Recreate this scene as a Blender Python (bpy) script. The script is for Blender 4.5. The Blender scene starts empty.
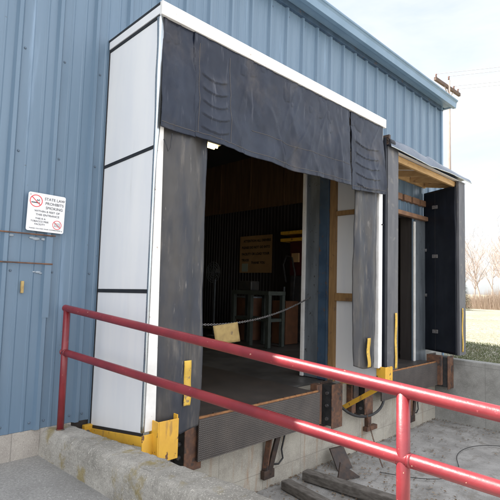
import bpy, bmesh, math, random
from mathutils import Vector, Matrix, noise
random.seed(7)
S = bpy.context.scene
COL = S.collection
V = Vector
# ------------------------------------------------------------------ materials
def mat(name, c1, c2=None, scale=6, rough=.6, rvar=.0, bump=0, bscale=40, metal=0, spec=.5, stretch=(1,1,1),
        detail=6, lo=.35, hi=.65, c3=None, s3=1.3, lo3=.55, hi3=.7, stretch3=(1,1,1), coat=0, c4=None, s4=60, lo4=.62, hi4=.66, stretch4=(1,1,1)):
    m = bpy.data.materials.new(name); m.use_nodes = True
    nt = m.node_tree; N = nt.nodes; L = nt.links
    b = N['Principled BSDF']
    tc = N.new('ShaderNodeTexCoord')
    def nz(sc, st, det=detail):
        mp = N.new('ShaderNodeMapping'); mp.inputs['Scale'].default_value = st
        L.new(tc.outputs['Object'], mp.inputs['Vector'])
        n = N.new('ShaderNodeTexNoise'); n.inputs['Scale'].default_value = sc; n.inputs['Detail'].default_value = det
        n.inputs['Roughness'].default_value = .6
        L.new(mp.outputs[0], n.inputs['Vector']); return n.outputs[0]
    def ramp(f, a, z):
        r = N.new('ShaderNodeMapRange'); r.interpolation_type = 'SMOOTHSTEP'
        r.inputs['From Min'].default_value = a; r.inputs['From Max'].default_value = z
        L.new(f, r.inputs['Value']); return r.outputs[0]
    def mix(f, a, bb):
        x = N.new('ShaderNodeMix'); x.data_type = 'RGBA'; L.new(f, x.inputs[0])
        for i, c in ((6, a), (7, bb)):
            if isinstance(c, tuple): x.inputs[i].default_value = (*c, 1)
            else: L.new(c, x.inputs[i])
        return x.outputs[2]
    col = c1
    if c2 is not None:
        f = nz(scale, stretch); col = mix(ramp(f, lo, hi), c1, c2)
    if c3 is not None: col = mix(ramp(nz(s3, stretch3), lo3, hi3), col, c3)
    if c4 is not None: col = mix(ramp(nz(s4, stretch4, 3), lo4, hi4), col, c4)
    if isinstance(col, tuple): b.inputs['Base Color'].default_value = (*col, 1)
    else: L.new(col, b.inputs['Base Color'])
    b.inputs['Roughness'].default_value = rough; b.inputs['Metallic'].default_value = metal
    b.inputs['Specular IOR Level'].default_value = spec; b.inputs['Coat Weight'].default_value = coat
    if rvar:
        r = N.new('ShaderNodeMapRange'); r.inputs['To Min'].default_value = rough-rvar; r.inputs['To Max'].default_value = rough+rvar
        r.inputs['From Min'].default_value = .3; r.inputs['From Max'].default_value = .7
        L.new(nz(scale*1.7, stretch), r.inputs['Value']); L.new(r.outputs[0], b.inputs['Roughness'])
    if bump:
        bp = N.new('ShaderNodeBump'); bp.inputs['Strength'].default_value = 1; bp.inputs['Distance'].default_value = bump
        L.new(nz(bscale, (1,1,1), 8), bp.inputs['Height']); L.new(bp.outputs[0], b.inputs['Normal'])
    return m
M = {}
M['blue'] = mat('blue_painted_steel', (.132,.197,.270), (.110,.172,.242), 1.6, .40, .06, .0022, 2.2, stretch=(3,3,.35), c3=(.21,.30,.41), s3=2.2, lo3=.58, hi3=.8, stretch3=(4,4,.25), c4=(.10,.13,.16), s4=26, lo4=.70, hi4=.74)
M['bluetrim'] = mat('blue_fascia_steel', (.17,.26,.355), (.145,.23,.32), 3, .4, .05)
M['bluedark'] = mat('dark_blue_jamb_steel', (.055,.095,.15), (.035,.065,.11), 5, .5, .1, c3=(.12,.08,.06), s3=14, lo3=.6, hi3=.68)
M['panel'] = mat('white_shelter_panel', (.80,.80,.80), (.74,.75,.77), 1.5, .38, .08, .0012, 3, stretch=(3,3,.5), c3=(.66,.66,.65), s3=3, lo3=.62, hi3=.85, stretch3=(3,3,.25))
M['white'] = mat('white_painted_trim', (.82,.81,.79), (.70,.68,.65), 5, .45, c3=(.40,.33,.27), s3=21, lo3=.67, hi3=.70, stretch3=(1,1,1.6))
M['black'] = mat('black_seam_trim', (.012,.012,.014), (.02,.02,.022), 10, .5)
M['vinyl'] = mat('weathered_navy_vinyl', (.009,.013,.026), (.019,.026,.044), 1.9, .33, .12, .0035, 6, spec=.28, stretch=(1.4,1.2,.8), c3=(.065,.058,.058), s3=2.3, lo3=.50, hi3=.78, stretch3=(1.1,1,.8), c4=(.075,.08,.10), s4=9, lo4=.60, hi4=.80, stretch4=(3,1,.35), lo=.4, hi=.68)
M['vinylside'] = mat('scuffed_grey_vinyl', (.030,.034,.046), (.062,.058,.056), 2.6, .42, .1, .003, 7, spec=.35, stretch=(2,2,.5), c3=(.125,.112,.10), s3=5, lo3=.52, hi3=.76, stretch3=(3,1,.45), c4=(.17,.16,.15), s4=12, lo4=.66, hi4=.78, stretch4=(3,1,.5))
M['drape'] = mat('blue_grey_canopy_vinyl', (.085,.11,.155), (.12,.145,.19), 2, .28, .1, .003, 6)
M['vinyldark'] = mat('black_side_vinyl', (.006,.008,.014), (.011,.014,.022), 3, .45, .1, .004, 6, spec=.3)
M['vinylgrey'] = mat('grey_foam_pad_vinyl', (.105,.105,.115), (.075,.077,.088), 4, .55, .08, .002, 8, stretch=(2,2,.4), c3=(.17,.16,.15), s3=9, lo3=.55, hi3=.75)
M['thread'] = mat('pale_stitching', (.11,.10,.095), None, rough=.8)
M['wood'] = mat('raw_pine_framing', (.52,.33,.15), (.42,.25,.10), 7, .65, 0, .001, 30, stretch=(1,1,6), c3=(.30,.17,.08), s3=9, lo3=.6, hi3=.7)
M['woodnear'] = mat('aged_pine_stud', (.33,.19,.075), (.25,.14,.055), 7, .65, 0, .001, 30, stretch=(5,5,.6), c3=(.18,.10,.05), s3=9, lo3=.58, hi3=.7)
M['woodblk'] = mat('reddish_wood_blocking', (.27,.15,.085), (.20,.11,.07), 7, .7, 0, .001, 30)
M['woodold'] = mat('old_brown_boards', (.24,.135,.065), (.16,.09,.045), 3, .7, 0, .001, 30, stretch=(5,5,.4))
M['woodgrey'] = mat('weathered_grey_timber', (.15,.135,.12), (.08,.07,.06), 9, .85, 0, .0015, 22, stretch=(4,1,4), c3=(.07,.06,.05), s3=12, lo3=.58, hi3=.7)
M['yellow'] = mat('chipped_yellow_paint', (.74,.42,.045), (.64,.35,.04), 5, .42, .1, .001, 30, c3=(.13,.06,.035), s3=26, lo3=.62, hi3=.65, stretch3=(1,1,.45), c4=(.42,.23,.05), s4=12, lo4=.60, hi4=.72, stretch4=(1.5,1,.35))
M['strip'] = mat('yellow_guide_strip', (.68,.43,.06), (.55,.34,.05), 8, .5, c3=(.25,.17,.09), s3=30, lo3=.57, hi3=.66)
M['steel'] = mat('bright_flashing_steel', (.55,.58,.60), (.42,.46,.49), 6, .28, .1, .001, 9, metal=.85, stretch=(2,2,.3))
M['galv'] = mat('dull_grey_track_steel', (.19,.215,.24), (.13,.15,.17), 5, .5, .1, 0, metal=.3, stretch=(2,2,.4), c3=(.06,.06,.06), s3=20, lo3=.62, hi3=.68)
M['rust'] = mat('rusted_brown_steel', (.085,.045,.032), (.18,.085,.045), 11, .75, 0, .002, 60, c3=(.04,.032,.03), s3=6, lo3=.5, hi3=.62, c4=(.30,.26,.24), s4=30, lo4=.68, hi4=.74)
M['rustdark'] = mat('dark_greasy_steel', (.030,.022,.020), (.065,.038,.026), 14, .6, 0, .002, 60)
M['orange'] = mat('orange_rust_edge', (.34,.16,.06), (.20,.09,.04), 20, .8, 0, .002, 60)
M['galvpale'] = mat('grey_weathered_caulk', (.42,.46,.50), (.30,.35,.40), 30, .8)
M['rubber'] = mat('black_rubber', (.016,.017,.019), (.035,.034,.034), 18, .7, 0, .002, 50)
M['bolt'] = mat('grey_bolt_steel', (.30,.30,.31), (.18,.16,.15), 60, .4, metal=.7)
M['boltblue'] = mat('painted_screw_head', (.10,.14,.19), None, rough=.5)
M['red'] = mat('red_handrail_paint', (.225,.022,.027), (.165,.015,.021), 5, .40, .08, .0008, 60, coat=.2, c3=(.36,.08,.09), s3=45, lo3=.66, hi3=.72, c4=(.45,.25,.18), s4=38, lo4=.715, hi4=.73)
M['signwhite'] = mat('white_sign_enamel', (.82,.82,.82), (.76,.76,.77), 8, .4)
M['signblack'] = mat('black_sign_ink', (.075,.075,.085), None, rough=.6)
M['signred'] = mat('red_sign_ink', (.70,.03,.04), None, rough=.5)
M['card'] = mat('tan_cardboard', (.46,.33,.13), (.36,.25,.10), 9, .8, c3=(.20,.14,.08), s3=14, lo3=.58, hi3=.7)
M['board'] = mat('plywood_notice_board', (.46,.28,.13), (.40,.24,.11), 4, .7)
M['boarddark'] = mat('notice_lettering', (.03,.02,.015), None, rough=.7)
M['paper'] = mat('pale_green_paper', (.35,.40,.33), None, rough=.8)
M['greytable'] = mat('grey_green_bench_paint', (.055,.066,.056), (.04,.048,.042), 8, .6)
M['brownbox'] = mat('brown_drum_fibre', (.13,.05,.02), (.09,.036,.015), 6, .7)
M['darkgear'] = mat('dark_machine_paint', (.03,.03,.034), (.05,.045,.04), 9, .5)
M['maroon'] = mat('maroon_machine_paint', (.07,.012,.014), (.05,.01,.01), 9, .5)
M['pole'] = mat('grey_weathered_pole', (.34,.27,.22), (.24,.19,.16), 9, .85, stretch=(4,4,.3))
M['porcelain'] = mat('brown_porcelain', (.12,.06,.04), None, rough=.2)
M['wire'] = mat('aluminium_wire', (.42,.43,.45), None, rough=.5, metal=.3)
M['arm'] = mat('dark_crossarm_wood', (.13,.085,.065), (.09,.06,.045), 9, .85)
M['bark'] = mat('pale_bare_bark', (.46,.38,.33), (.36,.29,.25), 3, .9)
M['brush'] = mat('dry_brush_twigs', (.50,.38,.29), (.40,.30,.22), .5, .9)
M['conifer'] = mat('evergreen_needles', (.05,.075,.03), (.08,.10,.045), 2, .8)
M['grass'] = mat('spring_grass', (.085,.115,.040), (.17,.175,.085), 1.5, .8, c3=(.22,.19,.10), s3=.7, lo3=.5, hi3=.7)
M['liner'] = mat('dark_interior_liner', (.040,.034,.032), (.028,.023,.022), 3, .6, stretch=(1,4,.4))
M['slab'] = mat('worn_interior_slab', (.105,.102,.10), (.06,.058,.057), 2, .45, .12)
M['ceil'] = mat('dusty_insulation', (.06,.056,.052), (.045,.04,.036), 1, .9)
M['asphalt'] = mat('old_grey_asphalt', (.24,.232,.217), (.33,.318,.297), 60, .9, 0, .006, 120, c3=(.21,.203,.19), s3=1.6, lo3=.45, hi3=.7, c4=(.50,.49,.47), s4=130, lo4=.62, hi4=.68)
def lamp_mat():
    m = bpy.data.materials.new('lit_fluorescent_tube'); m.use_nodes = True
    b = m.node_tree.nodes['Principled BSDF']; b.inputs['Emission Color'].default_value = (1,.74,.30,1); b.inputs['Emission Strength'].default_value = 5
    return m
M['lamp'] = lamp_mat()

def concrete(name, base, dark, moss=None, joints=None, rust=False, bump=.006, agg=90):
    m = bpy.data.materials.new(name); m.use_nodes = True
    nt = m.node_tree; N = nt.nodes; L = nt.links; b = N['Principled BSDF']
    tc = N.new('ShaderNodeTexCoord'); O = tc.outputs['Object']
    def noisef(sc, st=(1,1,1), det=8, off=(0,0,0)):
        mp = N.new('ShaderNodeMapping'); mp.inputs['Scale'].default_value = st; mp.inputs['Location'].default_value = off
        L.new(O, mp.inputs[0]); n = N.new('ShaderNodeTexNoise'); n.inputs['Scale'].default_value = sc; n.inputs['Detail'].default_value = det
        n.inputs['Roughness'].default_value = .65
        L.new(mp.outputs[0], n.inputs['Vector']); return n.outputs[0]
    def rg(f, a, z, t0=0, t1=1):
        r = N.new('ShaderNodeMapRange'); r.interpolation_type = 'SMOOTHSTEP'
        for k, v in (('From Min',a),('From Max',z),('To Min',t0),('To Max',t1)): r.inputs[k].default_value = v
        L.new(f, r.inputs['Value']); return r.outputs[0]
    def mix(f, a, c):
        x = N.new('ShaderNodeMix'); x.data_type = 'RGBA'; L.new(f, x.inputs[0])
        for i, k in ((6,a),(7,c)):
            if isinstance(k, tuple): x.inputs[i].default_value = (*k,1)
            else: L.new(k, x.inputs[i])
        return x.outputs[2]
    col = mix(rg(noisef(3), .35, .68), base, dark)
    col = mix(rg(noisef(agg, det=3), .56, .66, 0, .55), col, tuple(x*.45 for x in base))
    col = mix(rg(noisef(agg*1.4, det=2, off=(3,1,7)), .58, .68, 0, .6), col, tuple(min(1, x*1.6) for x in base))
    if moss: col = mix(rg(noisef(4.5, off=(5,5,5)), .53, .66, 0, .75), col, moss)
    if rust: col = mix(rg(noisef(2.6, (3.2,3.2,.30), 5, (2,0,0)), .56, .72, 0, .65), col, (.30,.17,.09))
    h = None
    if joints:
        sp = N.new('ShaderNodeSeparateXYZ'); L.new(O, sp.inputs[0])
        cb = N.new('ShaderNodeCombineXYZ'); L.new(sp.outputs[joints[2]], cb.inputs[0]); ad = N.new('ShaderNodeMath'); ad.inputs[1].default_value = 2.0; L.new(sp.outputs[2], ad.inputs[0]); L.new(ad.outputs[0], cb.inputs[1])
        br = N.new('ShaderNodeTexBrick'); L.new(cb.outputs[0], br.inputs['Vector']); br.inputs['Scale'].default_value = 1
        br.inputs['Brick Width'].default_value = joints[0]; br.inputs['Row Height'].default_value = joints[1]; br.inputs['Mortar Size'].default_value = .004
        br.inputs['Color1'].default_value = (0,0,0,1); br.inputs['Color2'].default_value = (0,0,0,1); br.inputs['Mortar'].default_value = (.55,.55,.55,1); br.offset = .0
        h = br.outputs['Color']; col = mix(h, col, tuple(x*.45 for x in base))
    L.new(col, b.inputs['Base Color']); b.inputs['Roughness'].default_value = .92; b.inputs['Specular IOR Level'].default_value = .25
    bp = N.new('ShaderNodeBump'); bp.inputs['Strength'].default_value = 1; bp.inputs['Distance'].default_value = bump
    L.new(noisef(45), bp.inputs['Height']); L.new(bp.outputs[0], b.inputs['Normal'])
    return m
M['conc'] = concrete('rough_aggregate_concrete', (.42,.395,.35), (.25,.235,.205), moss=(.26,.20,.065), bump=.012, agg=75)
M['found'] = concrete('rust_streaked_foundation_concrete', (.44,.41,.35), (.30,.275,.235), joints=(.62,.41,0), rust=True, bump=.002, agg=120)
M['leftfound'] = concrete('left_foundation_concrete', (.42,.385,.34), (.31,.28,.25), joints=(.20,3.3,0), bump=.004, agg=100)
M['wing'] = concrete('wing_wall_concrete', (.33,.325,.305), (.21,.207,.193), joints=(1.2,3,1), bump=.003, agg=110)
M['pit'] = concrete('dusty_pit_floor_concrete', (.34,.33,.315), (.22,.212,.20), moss=(.19,.175,.155), bump=.004, agg=110)

def diamond():
    m = bpy.data.materials.new('diamond_plate_steel'); m.use_nodes = True
    nt = m.node_tree; N = nt.nodes; L = nt.links; b = N['Principled BSDF']
    tc = N.new('ShaderNodeTexCoord'); sp = N.new('ShaderNodeSeparateXYZ'); L.new(tc.outputs['Object'], sp.inputs[0])
    def mt(op, a, c=None):
        n = N.new('ShaderNodeMath'); n.operation = op
        for i, k in enumerate((a, c)):
            if k is None: continue
            if isinstance(k, (int, float)): n.inputs[i].default_value = k
            else: L.new(k, n.inputs[i])
        return n.outputs[0]
    yz = mt('ADD', sp.outputs[1], sp.outputs[2])
    k = 2*math.pi/.036
    a = mt('SINE', mt('MULTIPLY', mt('ADD', sp.outputs[0], yz), k)); c = mt('SINE', mt('MULTIPLY', mt('SUBTRACT', sp.outputs[0], yz), k))
    h = mt('MAXIMUM', mt('MULTIPLY', a, c), 0)
    n = N.new('ShaderNodeTexNoise'); n.inputs['Scale'].default_value = 5; n.inputs['Detail'].default_value = 6; L.new(tc.outputs['Object'], n.inputs['Vector'])
    x = N.new('ShaderNodeMix'); x.data_type = 'RGBA'; L.new(n.outputs[0], x.inputs[0]); x.inputs[6].default_value = (.045,.043,.044,1); x.inputs[7].default_value = (.12,.098,.085,1)
    y = N.new('ShaderNodeMix'); y.data_type = 'RGBA'; 
    n2 = N.new('ShaderNodeTexNoise'); n2.inputs['Scale'].default_value = 2.3; n2.inputs['Detail'].default_value = 7; L.new(tc.outputs['Object'], n2.inputs['Vector'])
    wr = N.new('ShaderNodeMapRange'); wr.inputs['From Min'].default_value = .35; wr.inputs['From Max'].default_value = .68; wr.inputs['To Min'].default_value = .05; wr.inputs['To Max'].default_value = .75; L.new(n2.outputs[0], wr.inputs['Value'])
    L.new(mt('MULTIPLY', h, wr.outputs[0]), y.inputs[0]); L.new(x.outputs[2], y.inputs[6]); y.inputs[7].default_value = (.24,.22,.205,1)
    L.new(y.outputs[2], b.inputs['Base Color']); b.inputs['Metallic'].default_value = .35; b.inputs['Roughness'].default_value = .48
    bp = N.new('ShaderNodeBump'); bp.inputs['Distance'].default_value = .004; L.new(h, bp.inputs['Height']); L.new(bp.outputs[0], b.inputs['Normal'])
    return m
M['diamond'] = diamond()

def groundmat():
    m = bpy.data.materials.new('field_ground'); m.use_nodes = True
    nt = m.node_tree; N = nt.nodes; L = nt.links; b = N['Principled BSDF']
    tc = N.new('ShaderNodeTexCoord')
    def nf(s, d=8):
        n = N.new('ShaderNodeTexNoise'); n.inputs['Scale'].default_value = s; n.inputs['Detail'].default_value = d; L.new(tc.outputs['Object'], n.inputs['Vector'])
        r = N.new('ShaderNodeMapRange'); r.inputs['From Min'].default_value = .38; r.inputs['From Max'].default_value = .62; L.new(n.outputs[0], r.inputs['Value']); return r.outputs[0]
    x = N.new('ShaderNodeMix'); x.data_type = 'RGBA'; L.new(nf(.35), x.inputs[0]); x.inputs[6].default_value = (.36,.345,.25,1); x.inputs[7].default_value = (.48,.44,.36,1)
    y = N.new('ShaderNodeMix'); y.data_type = 'RGBA'; L.new(nf(9), y.inputs[0]); L.new(x.outputs[2], y.inputs[6]); y.inputs[7].default_value = (.26,.25,.17,1)
    L.new(y.outputs[2], b.inputs['Base Color']); b.inputs['Roughness'].default_value = .95
    bp = N.new('ShaderNodeBump'); bp.inputs['Distance'].default_value = .05; L.new(nf(20), bp.inputs['Height']); L.new(bp.outputs[0], b.inputs['Normal'])
    return m
M['field'] = groundmat()
# ------------------------------------------------------------------ builders
def thing(name, label, cat, loc=(0,0,0), group=None):
    o = bpy.data.objects.new(name, None); COL.objects.link(o); o.location = loc; o.empty_display_size = .1
    o['label'] = label; o['category'] = cat
    if group: o['group'] = group
    o['_org'] = tuple(loc); return o
def tag(o, label, cat, group=None, kind=None):
    o['label'] = label; o['category'] = cat
    if group: o['group'] = group
    if kind: o['kind'] = kind
    return o
def org(o): return V(o['_org']) if '_org' in o.keys() else V((0,0,0))
def smoothp(P_, it=3):
    P_ = [V(p) for p in P_]
    for _ in range(it):
        Q = [P_[0]]
        for a, b in zip(P_[:-1], P_[1:]): Q += [a.lerp(b,.25), a.lerp(b,.75)]
        P_ = Q+[P_[-1]]
    return P_
class MB:
    def __init__(s): s.v = []; s.f = []
    def add(s, vs, fs):
        n = len(s.v); s.v += [V(v) for v in vs]; s.f += [tuple(i+n for i in f) for f in fs]; return s
    def hexa(s, c):   # 8 corners: bottom 4 ccw, top 4 ccw
        return s.add(c, [(3,2,1,0),(4,5,6,7),(0,1,5,4),(1,2,6,5),(2,3,7,6),(3,0,4,7)])
    def box(s, x0, x1, y0, y1, z0, z1):
        return s.hexa([(x0,y0,z0),(x1,y0,z0),(x1,y1,z0),(x0,y1,z0),(x0,y0,z1),(x1,y0,z1),(x1,y1,z1),(x0,y1,z1)])
    def beam(s, a, b, w, h, up=(0,0,1)):
        a, b = V(a), V(b); d = (b-a).normalized(); r = d.cross(V(up)).normalized(); u = r.cross(d)
        q = lambda p: [p-r*w/2-u*h/2, p+r*w/2-u*h/2, p+r*w/2+u*h/2, p-r*w/2+u*h/2]
        A, B = q(a), q(b)
        return s.add(A+B, [(0,1,2,3),(7,6,5,4),(1,0,4,5),(2,1,5,6),(3,2,6,7),(0,3,7,4)])
    def tube(s, pts, r, n=12, cap=True):
        pts = [V(p) for p in pts]; rs = r if isinstance(r, (list, tuple)) else [r]*len(pts)
        up = V((0,0,1)); rings = []; prev = None
        for i, p in enumerate(pts):
            d = (pts[min(i+1,len(pts)-1)]-pts[max(i-1,0)]).normalized()
            if prev is None:
                k = d.cross(up)
                if k.length < .05: k = d.cross(V((1,0,0)))
                k.normalize()
            else:
                k = prev - d*prev.dot(d); k.normalize()
            prev = k; l = d.cross(k)
            rings.append([p + (k*math.cos(2*math.pi*j/n)+l*math.sin(2*math.pi*j/n))*rs[i] for j in range(n)])
        vs = [v for R in rings for v in R]; fs = []
        for i in range(len(pts)-1):
            for j in range(n): fs.append((i*n+j, i*n+(j+1)%n, (i+1)*n+(j+1)%n, (i+1)*n+j))
        if cap: fs += [tuple(range(n))[::-1], tuple(range((len(pts)-1)*n, len(pts)*n))]
        return s.add(vs, fs)
    def ball(s, c, r, n=8, m=6, sc=(1,1,1)):
        c = V(c); vs = []; fs = []
        for i in range(m+1):
            t = math.pi*i/m
            for j in range(n):
                a = 2*math.pi*j/n; vs.append(c+V((r*sc[0]*math.sin(t)*math.cos(a), r*sc[1]*math.sin(t)*math.sin(a), r*sc[2]*math.cos(t))))
        for i in range(m):
            for j in range(n): fs.append((i*n+j, (i+1)*n+j, (i+1)*n+(j+1)%n, i*n+(j+1)%n))
        return s.add(vs, fs)
    def extr(s, poly, axis, a, b):   # poly list of 2-tuples extruded along axis from a to b
        def P(u, w, t): return {'x': (t,u,w), 'y': (u,t,w), 'z': (u,w,t)}[axis]
        n = len(poly); vs = [P(u,w,a) for u, w in poly]+[P(u,w,b) for u, w in poly]
        fs = [(i,(i+1)%n,n+(i+1)%n,n+i) for i in range(n)]+[tuple(range(n))[::-1], tuple(range(n,2*n))]
        return s.add(vs, fs)
    def grid(s, nu, nv, fn):
        vs = [fn(i/nu, j/nv) for j in range(nv+1) for i in range(nu+1)]
        fs = [(j*(nu+1)+i, j*(nu+1)+i+1, (j+1)*(nu+1)+i+1, (j+1)*(nu+1)+i) for j in range(nv) for i in range(nu)]
        return s.add(vs, fs)
    def build(s, name, m, parent=None, origin=None, smooth=False, bev=0, solid=0, fix=True, seg=2):
        o_ = org(parent) if parent else V(origin or (0,0,0))
        me = bpy.data.meshes.new(name); me.from_pydata([v-o_ for v in s.v], [], s.f)
        if fix:
            bm = bmesh.new(); bm.from_mesh(me); bmesh.ops.recalc_face_normals(bm, faces=bm.faces); bm.to_mesh(me); bm.free()
        me.materials.append(M[m] if isinstance(m, str) else m)
        if smooth: me.polygons.foreach_set('use_smooth', [True]*len(me.polygons))
        o = bpy.data.objects.new(name, me); COL.objects.link(o)
        if parent: o.parent = parent
        else: o.location = o_
        o['_org'] = tuple(o_)
        if solid:
            k = o.modifiers.new('thickness', 'SOLIDIFY'); k.thickness = solid; k.offset = 0
        if bev:
            k = o.modifiers.new('edge', 'BEVEL'); k.width = bev; k.segments = seg; k.limit_method = 'ANGLE'
            if not smooth: me.polygons.foreach_set('use_smooth', [False]*len(me.polygons))
        return o
def sm(a, b, x):
    t = max(0, min(1, (x-a)/(b-a))); return t*t*(3-2*t)
NZ = lambda x, y, z=0: noise.noise(V((x, y, z)))

# ------------------------------------------------------------------ setting
def ground():
    # one sheet to the horizon with a hole where the dock pit is
    xs = [-600,-200,-60,-20,-8,-3,-.26,6.18,7,8,10,14,20,30,50,90,160,300,700]
    ys = [-600,-200,-60,-30,-14,-10,-6,-3,-1,-.2,1,3,6,10,16,30,60,120,250,600]
    vs = []; idx = {}
    for j, y in enumerate(ys):
        for i, x in enumerate(xs):
            z = -.16 if x <= 0 else (.02 if x < 9 else .02 - min(1.2, (x-9)*.012))
            idx[i,j] = len(vs); vs.append((x,y,z))
    fs = []
    for j in range(len(ys)-1):
        for i in range(len(xs)-1):
            if xs[i] >= -.27 and xs[i+1] <= 6.2 and ys[j] >= -14 and ys[j+1] <= 30: continue
            fs.append((idx[i,j], idx[i+1,j], idx[i+1,j+1], idx[i,j+1]))
    o = MB().add(vs, fs).build('ground', 'field'); o['kind'] = 'structure'
    a = MB().grid(40, 40, lambda u, v: (-24+u*23.74, -22+v*21.999, -.135+.004*NZ(u*30, v*30))).build('asphalt_apron', 'asphalt', smooth=True); a['kind'] = 'structure'
    def pf(u, w):
        x = -.3+u*6.45; y = -14+w*13.85
        z = -.95 + max(0, -y-3)*.07 + .012*NZ(x*1.3, y*1.3)+.004*NZ(x*6, y*6)
        return (x, y, z)
    p = MB().grid(90, 160, pf).build('pit_floor', 'pit', smooth=True); p['kind'] = 'structure'
ground()

# grass: blades at the lit and shaded edge beyond the wing wall
def grass():
    mb = MB(); vs = []; fs = []
    r = random.Random(3)
    for k in range(26000):
        x = 6.27 + 3.4*r.random()**1.3; y = -4.5+7*r.random()
        if x < 7.2 and y > -.2: continue
        h = .012+.03*r.random()*(1+max(0,NZ(x*2,y*2))*1.6); a = r.random()*6.28; w = .004+.004*r.random()
        n = len(vs); dx, dy = math.cos(a)*w, math.sin(a)*w; lx, ly = (r.random()-.5)*.035, (r.random()-.5)*.035
        z = .02
        vs += [(x-dx,y-dy,z),(x+dx,y+dy,z),(x+lx,y+ly,z+h)]; fs.append((n,n+1,n+2))
    o = MB().add(vs, fs).build('grass', 'grass', fix=False); tag(o, 'short spring grass beyond the far concrete wall', 'grass', kind='stuff')
grass()

# ------------------------------------------------------------------ warehouse
W1 = (.12, 3.20, .0, 2.80)      # near opening x0 x1 z0 z1
W2 = (3.78, 5.60, .0, 2.44)     # far opening
XL, XR, YB = -9.0, 6.80, 12.0
EZ = 4.74
bld = thing('warehouse', 'blue ribbed metal warehouse with two loading dock openings', 'building', (0,0,0))
def ribbed():
    prof = []   # x, yoffset
    x = -.13-.303*29
    while x < XR-.15:
        for dx, dy in ((-.030,0),(-.014,-.030),(.014,-.030),(.030,0)): prof.append((x+dx, dy))
        for c in (.10, .203):
            for dx, dy in ((-.016,0),(-.007,-.0045),(.007,-.0045),(.016,0)): prof.append((x+c+dx, dy))
        x += .303
    prof = [(a, b) for a, b in prof if XL < a < XR-.02]
    cuts = [W1[0], W1[1], W2[0], W2[1], XL, XR]
    for c in cuts:
        for i in range(len(prof)-1):
            if prof[i][0] < c < prof[i+1][0]:
                t = (c-prof[i][0])/(prof[i+1][0]-prof[i][0]); prof.insert(i+1, (c, prof[i][1]*(1-t)+prof[i+1][1]*t)); break
        else: prof = sorted(prof+[(c, 0)])
    prof.sort()
    mb = MB()
    for (xa, ya), (xb, yb) in zip(prof[:-1], prof[1:]):
        xm = (xa+xb)/2; base = .065 if xm < -.02 else (-.02 if xm < 6.04 else .17)
        zr = [(base, EZ)]
        for w in (W1, W2):
            if w[0] < xm < w[1]: zr = [(w[3], EZ)]
        for z0, z1 in zr:
            mb.add([(xa,ya,z0),(xb,yb,z0),(xb,yb,z1),(xa,ya,z1)], [(0,1,2,3)])
    return mb
ribbed().build('wall', 'blue', bld, solid=.0015, fix=False)
# inner leaf of the front wall
mb = MB()
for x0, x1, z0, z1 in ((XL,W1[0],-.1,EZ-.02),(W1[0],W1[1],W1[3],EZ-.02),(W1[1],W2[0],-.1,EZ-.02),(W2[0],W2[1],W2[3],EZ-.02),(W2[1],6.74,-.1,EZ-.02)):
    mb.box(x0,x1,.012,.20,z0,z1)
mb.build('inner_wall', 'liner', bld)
# end walls, back wall
mb = MB()
def endprof(x, out):
    y = .0
    pts = []
    while y < YB:
        for dy, dx in ((0,0),(.12,0),(.135,.03),(.165,.03),(.18,0)): pts.append((x+out*dx, y+dy))
        y += .303
    return pts
for x, out in ((XR, 1), (XL, -1)):
    pts = endprof(x, out)
    for (a, b), (c, d) in zip(pts[:-1], pts[1:]):
        zt = lambda y: EZ+.03+y*.06
        mb.add([(a,b,-.1),(c,d,-.1),(c,d,zt(d)),(a,b,zt(b))], [(0,1,2,3)])
    mb.build('end_wall', 'blue', bld, solid=.0015, fix=False); mb = MB()
MB().box(XL,XR,YB,YB+.1,-.1,EZ+.7).build('back_wall', 'blue', bld)
# corner trim
MB().box(XR-.05,XR+.012,-.036,-.001,-.02,EZ).box(XR+.001,XR+.036,0,.06,-.02,EZ).build('corner_trim', 'bluetrim', bld, bev=.003)
# roof with low slope + fascia
mb = MB()
mb.hexa([(XL-.2,-.16,EZ+.05),(XR+.15,-.16,EZ+.05),(XR+.15,YB+.2,EZ+.80),(XL-.2,YB+.2,EZ+.80),(XL-.2,-.16,EZ+.09),(XR+.15,-.16,EZ+.09),(XR+.15,YB+.2,EZ+.85),(XL-.2,YB+.2,EZ+.85)])
mb.build('roof', 'bluetrim', bld)
mb = MB()
prof = [(-.165,EZ+.105),(-.262,EZ+.105),(-.268,EZ+.092),(-.262,EZ+.075),(-.250,EZ+.070),(-.235,EZ+.045),(-.225,EZ-.045),(-.165,EZ-.045)]
mb.extr(prof, 'x', XL-.2, XR+.16)
mb.build('fascia', 'bluetrim', bld, bev=.003)
MB().box(XL-.2,XR+.14,-.163,-.036,EZ-.02,EZ-.005).build('soffit', 'bluetrim', bld)
MB().box(XR+.10,XR+.15,-.16,YB,EZ-.03,EZ+.045).build('rake_trim', 'bluetrim', bld, bev=.003)
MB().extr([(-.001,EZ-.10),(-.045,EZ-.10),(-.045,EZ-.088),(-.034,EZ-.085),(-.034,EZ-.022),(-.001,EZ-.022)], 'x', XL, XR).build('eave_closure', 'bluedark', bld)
# fasteners
mb = MB()
for k in range(-3, 23):
    x = -.13+.303*k
    for z in (.12, 1.25, 2.15, 2.95, 3.8, 4.55):
        if -.02 < x < 3.26 and z < 3.35: continue
        if 3.6 < x < 5.7 and z < 2.5: continue
        for dx in ((-.052,.052) if z < .2 else (.05,)):
            MB().ball((x+dx,-.004,z), .0095, 8, 4, (1,.5,1)).build('fastener', 'boltblue', bld, smooth=True)
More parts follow.
